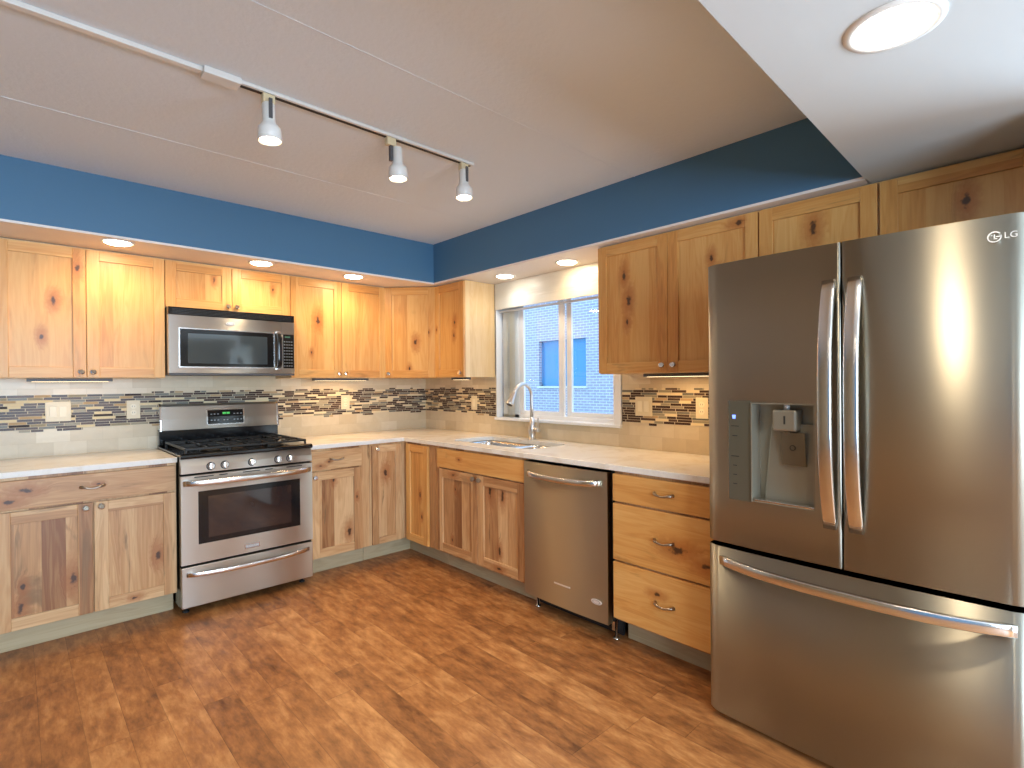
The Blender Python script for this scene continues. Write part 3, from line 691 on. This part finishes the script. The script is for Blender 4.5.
# ------------------------------------------------------------------ microwave
mw = thing('microwave', (-2.126, 0, 1.39), 'stainless steel over-the-range microwave hung below the short cabinet', 'microwave')
MW, MH = 0.756, 0.42
MB().box(0, MW, -0.365, -0.010, 0.012, MH-0.001).build('case', 'blackp', mw, bevel=0.002)
MB().box(0, MW, -0.40, -0.02, 0.0, 0.012).build('underside', 'fcase', mw, bevel=0.002)
m = MB().box(0, MW, -0.402, -0.365, 0.372, MH-0.001)
m = m.build('vent_grille', 'black', mw, bevel=0.003)
s = MB()
for i in range(4): s.box(0.02, MW-0.02, -0.4035, -0.4015, 0.378+i*0.009, 0.381+i*0.009)
s.build('louvre', 'blackp', m)
m = MB(); x1 = 0.668; a0, a1, b0, b1 = 0.058, 0.618, 0.052, 0.288
m.box(0, a0, -0.402, -0.366, 0.013, 0.370); m.box(a1, x1, -0.402, -0.366, 0.013, 0.370); m.box(a0, a1, -0.402, -0.366, 0.013, b0); m.box(a0, a1, -0.402, -0.366, b1, 0.370)
md = m.build('door', 'steel', mw)
m = MB(); e_ = 0.006
m.box(a0-e_, a1+e_, -0.405, -0.400, b0-e_, b0+0.002); m.box(a0-e_, a1+e_, -0.405, -0.400, b1-0.002, b1+e_); m.box(a0-e_, a0+0.002, -0.405, -0.400, b0, b1); m.box(a1-0.002, a1+e_, -0.405, -0.400, b0, b1)
m.build('window_trim', 'handle', md, bevel=0.001)
MB().box(a0, a1, -0.4025, -0.38, b0, b1).build('window_border', 'black', md)
MB().box(a0+0.045, a1-0.045, -0.4035, -0.40, b0+0.022, b1-0.028).build('door_window', 'mwglass', md)
pts = [(0.643, -0.402-0.042*(1-(2*i/14-1)**6), 0.045+0.25*i/14) for i in range(15)]
MB().ribbon(pts, 0.028, 0.016, (1, 0, 0)).build('handle', 'black', md)
for zz in (0.045, 0.295): MB().box(0.629, 0.657, -0.425, -0.402, zz-0.007, zz+0.007).build('handle_mount', 'handle', md, bevel=0.002)
def oval_badge(parent, cx, cy, cz, rx, rz, axis):
    m = MB(); k = 28
    def P(a, s): return (cx+s*rx*math.cos(a), cz+s*rz*math.sin(a)) if axis == 1 else (cy+s*rx*math.cos(a), cz+s*rz*math.sin(a))
    base = cy if axis == 1 else cx
    m.prism([P(2*PI*i/k, 1.0) for i in range(k)], axis, base, base-0.003, smooth=True)
    o = m.build('badge', 'logo', parent, bevel=0.001)
    m = MB(); kk = 24
    ring = [P(2*PI*i/kk, 0.62) for i in range(kk)]
    for i in range(kk):
        a, b = 2*PI*i/kk, 2*PI*(i+1)/kk
        m.prism([P(a, 0.60), P(a, 0.70), P(b, 0.70), P(b, 0.60)], axis, base-0.003, base-0.0036)
    m.build('badge_ring', 'grey_print', o); return o
oval_badge(md, 0.345, -0.402, 0.335, 0.028, 0.012, 1)
cpn = MB().box(x1+0.002, MW, -0.402, -0.366, 0.013, 0.370).build('control_panel', 'steel', mw, bevel=0.002)
kp = MB().box(x1+0.010, MW-0.004, -0.404, -0.401, 0.050, 0.285).build('keypad', 'black', cpn)
MB().box(x1+0.022, MW-0.030, -0.4048, -0.4038, 0.262, 0.272).build('clock_display', 'led_dim', kp, label='dim green clock display')
bt_m = None
for r_ in range(9):
    for q in range(4):
        xx = x1+0.019+q*0.0165; zz = 0.066+r_*0.021
        if bt_m is None:
            bt_m = MB().box(-0.0042, 0.0042, -0.001, 0, -0.0025, 0.0025).build('button', 'grey_print', kp); bt_m.location = (xx, -0.4040, zz)
        else:
            b_ = bt_m.copy(); COL.objects.link(b_); b_.parent = kp; b_.location = (xx, -0.4040, zz)

# ------------------------------------------------------------------ dishwasher (local x runs along world -y)
dw = thing('dishwasher', (0, -1.956, 0), 'stainless steel dishwasher under the countertop right of the sink cabinet', 'dishwasher', None, -PI/2)
DW0, DW1 = 0.004, 0.606
MB().box(DW0, DW1, -0.60, -0.03, 0.112, 0.872).build('tub', 'blackp', dw, bevel=0.002)
dwd = MB().prism([(DW0+0.004, -0.602), (DW0+0.002, -0.640)]+[(DW0+0.002+(DW1-DW0-0.006)*i/40, -0.645-0.008*(1-(2*i/40-1)**2)) for i in range(41)]+[(DW1-0.004, -0.640), (DW1-0.006, -0.602)], 2, 0.103, 0.872).build('door', 'dw', dw)
MB().ribbon([(0.045+0.515*i/18, -0.648-0.045*(1-(2*i/18-1)**8), 0.806-0.010*(1-(2*i/18-1)**2)+0.006) for i in range(19)], 0.030, 0.020, (0, 0, 1)).build('handle', 'handle', dwd)
MB().box(0.245, 0.360, -0.6545, -0.650, 0.222, 0.230).build('silver_bar', 'logo', dwd)  # thin silver bar low on the door
oval_badge(dwd, 0.533, -0.6495, 0.203, 0.034, 0.014, 1)
MB().box(DW0, DW1, -0.52, -0.505, 0.012, 0.104).build('toe_panel', 'blackp', dw)
for lx in (DW0+0.02, DW1-0.02):
    for ly in (-0.555, -0.10): MB().lathe([(0.018, 0), (0.018, 0.008), (0.007, 0.010), (0.007, 0.112)], (lx, ly, 0), seg=12).build('levelling_leg', 'chrome', dw)
MB().box(DW1-0.055, DW1-0.03, -0.545, -0.52, 0.03, 0.08).build('hinge_bracket', 'chrome', dw, bevel=0.002)

# ------------------------------------------------------------------ refrigerator (local x runs along world -y)
fg = thing('refrigerator', (0, -3.180, 0), 'large stainless steel french-door refrigerator at the right, with ice and water dispenser', 'refrigerator', None, -PI/2)
FW = 0.910; FC = FW/2; FX0, FX1 = -0.022, 0.912
def front(x):        # gently bowed common front with rolled outer edges
    t = (x-0.45)/0.462; y = -0.810+0.018*t*t
    e = min(x-FX0, FX1-x)
    if e < 0.05: y += 0.020*(1-e/0.05)**2
    return y
MB().box(0.004, FW-0.004, -0.705, -0.03, 0.030, 1.765).build('case', 'fcase', fg, bevel=0.004)
MB().box(0.02, FW-0.02, -0.72, -0.70, 0.04, 1.76).build('gasket', 'dark', fg)
for lx in (0.06, FW-0.06):
    for ly in (-0.70, -0.10): MB().lathe([(0.022, 0), (0.022, 0.012), (0.012, 0.014), (0.012, 0.031)], (lx, ly, 0), seg=12).build('foot', 'blackp', fg)
for lx in (0.03, FW-0.10): MB().box(lx, lx+0.07, -0.77, -0.64, 1.766, 1.782).build('hinge_cover', 'fcase', fg, bevel=0.004)
def panel(name, x0, x1, z0, z1, hole=None):
    xs = set([x0, x1]); k = 40
    for i in range(k+1): xs.add(x0+(x1-x0)*i/k)
    for e in (0.003, 0.007, 0.012, 0.018, 0.026, 0.035, 0.043, 0.05):
        for q in (FX0+e, FX1-e):
            if x0 < q < x1: xs.add(q)
    zs = [z0, z1]
    if hole: xs |= {hole[0], hole[1]}; zs += [hole[2], hole[3]]; xs = {q for q in xs if q in (hole[0], hole[1], x0, x1) or (abs(q-hole[0]) > 0.003 and abs(q-hole[1]) > 0.003)}
    xs = sorted(xs); zs = sorted(zs); m = MB(); yb = -0.72
    V = {(i, j): m.bm.verts.new((x, front(x), z)) for i, x in enumerate(xs) for j, z in enumerate(zs)}
    inh = lambda i, j: hole and hole[0] <= (xs[i]+xs[i+1])/2 <= hole[1] and hole[2] <= (zs[j]+zs[j+1])/2 <= hole[3]
    for i in range(len(xs)-1):
        for j in range(len(zs)-1):
            if not inh(i, j):
                f = m.bm.faces.new((V[i, j], V[i+1, j], V[i+1, j+1], V[i, j+1])); f.smooth = True
    n_, J = len(xs), len(zs)-1
    Bk = {(i, j): m.bm.verts.new((xs[i], yb, zs[j])) for i in (0, n_-1) for j in (0, J)}
    m.bm.faces.new([V[i, 0] for i in range(n_)]+[Bk[n_-1, 0], Bk[0, 0]])
    m.bm.faces.new([V[i, J] for i in range(n_)]+[Bk[n_-1, J], Bk[0, J]])
    m.bm.faces.new([V[0, j] for j in range(J+1)]+[Bk[0, J], Bk[0, 0]])
    m.bm.faces.new([V[n_-1, j] for j in range(J+1)]+[Bk[n_-1, J], Bk[n_-1, 0]])
    if not hole: m.bm.faces.new([Bk[0, 0], Bk[n_-1, 0], Bk[n_-1, J], Bk[0, J]])
    return m.build(name, 'fridge', fg)
DZ0, DZ1 = 0.698, 1.785
HX0, HX1, HZ0, HZ1 = 0.159, 0.376, 0.877, 1.245
d1 = panel('door', FX0, 0.4555, DZ0, DZ1, (HX0, HX1, HZ0, HZ1)); d2 = panel('door', 0.4615, FX1, DZ0, DZ1)
fz = panel('freezer_drawer', FX0, FX1, 0.024, 0.680)
def vbar(x, parent):
    pts = []
    for i in range(25):
        t = i/24*2-1; pts.append((x, -0.813-0.058*(1-abs(t)**2.6), 1.245+t*0.415))
    o = MB().ribbon(pts, 0.042, 0.018, (1, 0, 0)).build('door_handle', 'handle', parent)
    return o
vbar(0.423, d1); vbar(0.499, d2)
pts = []
for i in range(31):
    t = i/30*2-1; x = FC+t*0.418; pts.append((x, front(x)-0.002-0.060*(1-abs(t)**3), 0.628))
MB().ribbon(pts, 0.036, 0.020, (0, 0, 1)).build('drawer_handle', 'handle', fz)
# dispenser: recess box, cradle, spout, paddle, control strip
yf = front(0.28)
m = MB(); D_ = 0.075; w_ = 0.004
m.box(HX0, HX1, yf+D_, yf+D_+0.004, HZ0, HZ1)
m.prism([(HX0, HZ0), (HX1, HZ0), (HX1, HZ0+0.001), (HX0, HZ0+0.001)], 1, yf-0.001, yf+D_)
m.box(HX0, HX0+w_, yf-0.003, yf+D_, HZ0, HZ1); m.box(HX1-w_, HX1, yf-0.001, yf+D_, HZ0, HZ1)
m.box(HX0, HX1, yf-0.002, yf+D_, HZ1-w_, HZ1); m.box(HX0, HX1, yf-0.002, yf+D_, HZ0, HZ0+w_)
rc = m.build('dispenser_recess', 'recess', d1, label='grey recessed water and ice dispenser')
# sloped inner back of the recess, wider at the foot
m = MB(); m.prism([(HX0+0.055, 1.17), (HX1-w_, 1.17), (HX1-w_, HZ0+w_), (HX0+0.028, HZ0+w_)], 1, yf+0.052, yf+D_-0.001); m.build('recess_back', 'recess', rc, bevel=0.003)
MB().box(HX0+0.012, HX1-0.005, yf-0.003, yf+0.045, HZ0+w_, HZ0+0.012).build('drip_tray', 'handle', rc, bevel=0.002)
nz = MB().box(0.232, 0.315, yf+0.005, yf+D_-0.002, 1.145, 1.222).build('dispenser_head', 'recess', rc, bevel=0.008)
MB().box(0.272, 0.278, yf+0.004, yf+0.006, 1.17, 1.20).build('dispenser_mark', 'dark_print', nz)
MB().lathe([(0.010, 0), (0.010, 0.024)], (0.275, yf+0.03, 1.2215), (0, 0, 1), 14).build('water_nozzle', 'logo', rc)
MB().lathe([(0.012, 0), (0.010, 0.014)], (0.273, yf+0.035, 1.131), (0, 0, 1), 14).build('ice_chute', 'chrome', nz)
pdl = MB().prism([(yf+0.022, 1.140), (yf+0.028, 1.140), (yf+0.046, 1.020), (yf+0.040, 1.020)], 0, 0.256, 0.335).build('dispenser_paddle', 'dispenser', rc, bevel=0.001)
m = MB(); k = 14
for i in range(k):
    a, b = 2*PI*i/k, 2*PI*(i+1)/k
    m.prism([(0.294+0.008*math.cos(a), 1.085+0.008*math.sin(a)), (0.294+0.010*math.cos(a), 1.085+0.010*math.sin(a)), (0.294+0.010*math.cos(b), 1.085+0.010*math.sin(b)), (0.294+0.008*math.cos(b), 1.085+0.008*math.sin(b))], 1, yf+0.027, yf+0.031)
m.build('paddle_mark', 'dark_print', pdl)
m = MB(); xs = [0.073+0.084*i/6 for i in range(7)]
m.prism([(x, front(x)-0.003) for x in xs]+[(x, front(x)+0.004) for x in reversed(xs)], 2, HZ0-0.004, HZ1+0.006, smooth=False)
cs = m.build('control_strip', 'dispenser', d1, label='dark olive touch control strip')
m = MB()
for zz, a, b in ((1.155, 0.082, 0.112), (1.118, 0.087, 0.106), (1.040, 0.082, 0.112), (1.005, 0.089, 0.104), (0.970, 0.089, 0.104), (0.935, 0.089, 0.104)):
    yy = front((a+b)/2); m.box(a, b, yy-0.0042, yy-0.001, zz-0.0015, zz+0.0015)
m.build('control_marking', 'dark_print', cs)
yy = front(0.092); m = MB(); m.prism([(0.086, 1.197), (0.100, 1.197), (0.098, 1.183), (0.088, 1.183)], 1, yy-0.0046, yy-0.001); m.build('control_icon', 'blue_led', cs)
MB().box(0.070, 0.0725, front(0.072)-0.005, front(0.072), HZ0-0.004, HZ1+0.006).build('strip_edge', 'handle', cs)
# round emblem and letters at the top of the right door
lx, lz = 0.834, 1.726; ly = front(lx)
m = MB(); k = 28
for i in range(k):
    a, b = 2*PI*i/k, 2*PI*(i+1)/k
    if 0.02 < (i+0.5)/k < 0.10: continue
    m.prism([(lx+0.0125*math.cos(a), lz+0.0125*math.sin(a)), (lx+0.0155*math.cos(a), lz+0.0155*math.sin(a)), (lx+0.0155*math.cos(b), lz+0.0155*math.sin(b)), (lx+0.0125*math.cos(b), lz+0.0125*math.sin(b))], 1, ly-0.0022, ly+0.001)
m.box(lx-0.0015, lx+0.0015, ly-0.0022, ly+0.001, lz-0.007, lz+0.007); m.box(lx, lx+0.006, ly-0.0022, ly+0.001, lz-0.007, lz-0.0045)
m.box(lx-0.007, lx-0.004, ly-0.0022, ly+0.001, lz+0.003, lz+0.006); m.box(lx+0.003, lx+0.013, ly-0.0022, ly+0.001, lz-0.0012, lz+0.0012)
m.build('emblem', 'logo', d2)
text('emblem_lettering', 'LG', 0.024, 'logo', d2, (lx+0.034, front(lx+0.034)-0.0012, lz), (PI/2, 0, 0))

# ------------------------------------------------------------------ wall plates
def plate(loc, rz, w_, h_, label, kind, cat, name):
    p = thing(name, loc, label, cat, None, rz)
    b = MB().box(-w_/2, w_/2, -0.006, 0, -h_/2, h_/2).build('cover_plate', 'almond', p, bevel=0.002)
    if kind == 'rocker2':
        for q in (-0.023, 0.023): MB().prism([(-0.0065, -0.032), (-0.0085, -0.032), (-0.0105, 0.032), (-0.0065, 0.032)], 0, q-0.0165, q+0.0165).build('rocker_switch', 'almond2', p, bevel=0.001)
    elif kind == 'outlet':
        for q in (-0.02, 0.02):
            s_ = MB().lathe([(0.0165, 0), (0.0165, 0.002)], (0, -0.0058, q), (0, -1, 0), 20).build('socket', 'almond2', p)
            m = MB(); m.box(-0.007, -0.0052, -0.0083, -0.0075, q-0.004, q+0.005); m.box(0.0052, 0.007, -0.0083, -0.0075, q-0.004, q+0.005); m.build('socket_slot', 'dark_print', s_)
    elif kind == 'rocker':
        MB().prism([(-0.0065, -0.032), (-0.0085, -0.032), (-0.0105, 0.032), (-0.0065, 0.032)], 0, -0.0165, 0.0165).build('rocker_switch', 'almond2', p, bevel=0.001)
    return p
YT = -0.0105
plate((-2.620, YT, 1.176), 0, 0.118, 0.118, 'almond double rocker switch plate on the mosaic left of the range', 'rocker2', 'switch', 'light_switch')
plate((-2.252, YT, 1.174), 0, 0.073, 0.118, 'almond wall outlet on the mosaic just left of the range', 'outlet', 'outlet', 'wall_outlet')
plate((-0.806, YT, 1.176), 0, 0.073, 0.118, 'almond wall outlet on the stove wall mosaic right of the range', 'outlet', 'outlet', 'wall_outlet')
plate((YT, -0.733, 1.162), -PI/2, 0.073, 0.118, 'almond rocker switch on the mosaic left of the sink window', 'rocker', 'switch', 'light_switch')
plate((YT, -2.366, 1.176), -PI/2, 0.118, 0.118, 'almond double rocker switch plate on the mosaic right of the sink window', 'rocker2', 'switch', 'light_switch')
plate((YT, -2.742, 1.176), -PI/2, 0.073, 0.118, 'almond wall outlet on the mosaic next to the refrigerator', 'outlet', 'outlet', 'wall_outlet')

# ------------------------------------------------------------------ lamps
def downlight(x, y, label, r=0.068, power=9.0, col=WARM, mat='bulb', angle=165, blend=0.6):
    d = thing('recessed_light', (x, y, HS), label, 'ceiling light', 'round recessed downlights')
    m = MB().lathe([(r*0.89, -0.0005), (r*0.90, -0.004), (r*1.02, -0.006), (r*1.16, -0.003), (r*1.17, -0.0004)], (0, 0, 0), (0, 0, 1), 36, cap=False)
    m.build('trim_ring', 'lampw', d)
    MB().lathe([(r*0.90, -0.003), (r*0.75, -0.010), (r*0.3, -0.015)], (0, 0, 0), (0, 0, 1), 32).build('lens', mat, d)
    s = spot('downlight_beam', (x, y, HS-0.03), power, col, angle, blend); return d
downlight(-2.390, -0.575, 'small recessed light in the white soffit above the left wall cabinet', power=6)
downlight(-1.640, -0.565, 'small recessed light in the white soffit above the microwave', power=6)
downlight(-0.995, -0.555, 'small recessed light in the white soffit between microwave and corner', power=6)
downlight(-0.167, -1.291, 'recessed light over the sink window, the one nearer the corner', power=2.2, col=(0.85, 0.95, 1.0), mat='bulbc')
downlight(-0.167, -1.893, 'recessed light over the sink window, the one nearer the tall cabinet', power=2.2, col=(1, 0.58, 0.2))
downlight(-1.378, -3.893, 'large recessed light in the low ceiling in front of the refrigerator', r=0.082, power=10, mat='bulbc', col=(1, 0.8, 0.55))
downlight(-2.9, -4.9, 'recessed light in the low ceiling behind the camera', r=0.082, power=14, mat='bulbc', col=(1, 0.8, 0.55))
downlight(-3.1, -3.93, 'added recessed light in the low ceiling, out of view, for the refrigerator streak', r=0.082, power=4, mat='bulbc', col=(1, 0.75, 0.45))  # unseen lamp added to lengthen the streak reflected in the refrigerator
downlight(-4.6, -3.93, 'added recessed light in the low ceiling near the left wall, for the refrigerator streak', r=0.082, power=5, mat='bulbc', col=(1, 0.75, 0.45))  # unseen lamp added so that its reflection streaks the refrigerator door

TY = -2.09
tk = thing('lighting_track', (-2.2, TY, HC), 'long white ceiling lighting track with a junction box and thin raceway', 'track light')
MB().box(-0.005, 1.08, -0.017, 0.017, -0.013, -0.0003).build('track_rail', 'lampw', tk, bevel=0.002)
MB().box(0.0, 1.07, -0.004, 0.012, -0.0145, -0.0125).build('track_slot', 'dark', tk, label='dark slot along the underside')
MB().box(-0.125, -0.005, -0.03, 0.03, -0.024, -0.0003).build('junction_box', 'lampw', tk, bevel=0.003)
MB().box(-3.3, -0.125, -0.013, 0.013, -0.016, -0.0003).build('raceway', 'lampw', tk, bevel=0.002)
def head(x, label, dx, dy, side):
    h = thing('track_spotlight', (x, TY, HC-0.0142), label, 'spotlight', 'white spotlights on the ceiling track')
    MB().box(-0.022, 0.022, -0.014, 0.014, -0.034, 0.0).build('adapter', 'cream', h, bevel=0.003, label='cream plastic adapter')
    ax = Vector((dx, dy, -1)).normalized(); o = Vector((side*0.034, 0.0, -0.030))
    MB().lathe([(0.0, 0.0), (0.020, 0.002), (0.0235, 0.008), (0.0235, 0.070), (0.027, 0.080), (0.039, 0.094), (0.041, 0.102), (0.043, 0.143), (0.040, 0.144), (0.038, 0.108), (0.0, 0.106)], o, ax, 28, cap=False).build('lamp_shade', 'lampw', h)
    MB().lathe([(0.012, 0.109), (0.030, 0.118), (0.028, 0.128), (0.016, 0.136), (0.0, 0.138)], o, ax, 24, cap=False).build('bulb', 'bulb', h)
    m = MB(); m.box(-side*0.001-0.006 if side else -0.006, 0.006, -0.031, -0.024, -0.095, -0.022) if not side else m.box(-0.004, 0.008, -0.008, 0.008, -0.10, -0.03)
    m.build('swivel_bracket', 'fcase', h, label='dark metal swivel bracket')
    wl = Vector((x, TY, HC-0.0142))+o+ax*0.155
    q = ax.to_track_quat('-Z', 'Y')
    s = spot('spotlight_beam', wl, 14, (1, 0.76, 0.48), 90, 0.8, r=0.03); s.rotation_euler = q.to_euler()
head(-2.105, 'white track spotlight next to the junction box', 0.03, -0.03, 0)
head(-1.585, 'white track spotlight at the middle of the ceiling track', 0.02, -0.02, 1)
head(-1.175, 'white track spotlight at the far end of the ceiling track', -0.02, -0.05, 0)

def undercab(loc, rz, L_, label, power=0.0):
    u = thing('under_cabinet_light', loc, label, 'light strip', 'slim light strips under the wall cabinets', rz)
    MB().box(0, L_, -0.045, 0.0, -0.018, -0.0005).build('housing', 'fcase', u, bevel=0.002)
    MB().box(0.02, L_-0.02, -0.040, -0.005, -0.0195, -0.0178).build('diffuser', 'strip' if power else 'lampw', u)
    if power:
        l = area('strip_glow', (0, 0, 0), (0, 0, 0), L_*0.8, 0.03, power, (1, 0.62, 0.28)); l.location = (loc[0]+(L_/2 if rz == 0 else -0.02), loc[1]-(0.02 if rz == 0 else L_/2), loc[2]-0.022)
        if rz: l.rotation_euler = (0, 0, PI/2)
undercab((-2.76, -0.18, UB), 0, 0.38, 'slim light strip under the left wall cabinet', 0.25)
undercab((-1.155, -0.18, UB), 0, 0.45, 'slim glowing light strip under the wall cabinet right of the microwave', 1.2)
undercab((-0.18, -0.70, UB), -PI/2, 0.2, 'short light strip under the narrow cabinet left of the window', 0.3)
undercab((-0.18, -2.50, UB), -PI/2, 0.45, 'slim light strip under the tall cabinet beside the refrigerator', 1.2)

# ------------------------------------------------------------------ openings of the room behind the camera
m = MB()
for a, b in ((-4.45, -4.5), (-5.4, -5.45), (-6.35, -6.4)): m.box(0.03, 0.09, a, b, 0.0, 2.1)
m.box(0.03, 0.09, -6.4, -4.45, 2.05, 2.1); m.box(0.03, 0.09, -6.4, -4.45, 0.0, 0.05)
pd = struct('door_1', m, 'vinyl')
m = MB()
for a in (-4.3, -2.78, -1.25): m.box(a, a+0.05, YF-0.08, YF-0.03, 0.6, 2.05)
m.box(-4.3, -1.2, YF-0.08, YF-0.03, 0.6, 0.65); m.box(-4.3, -1.2, YF-0.08, YF-0.03, 2.0, 2.05)
struct('added_window', m, 'vinyl')  # unseen window added to carry the frontal fill light
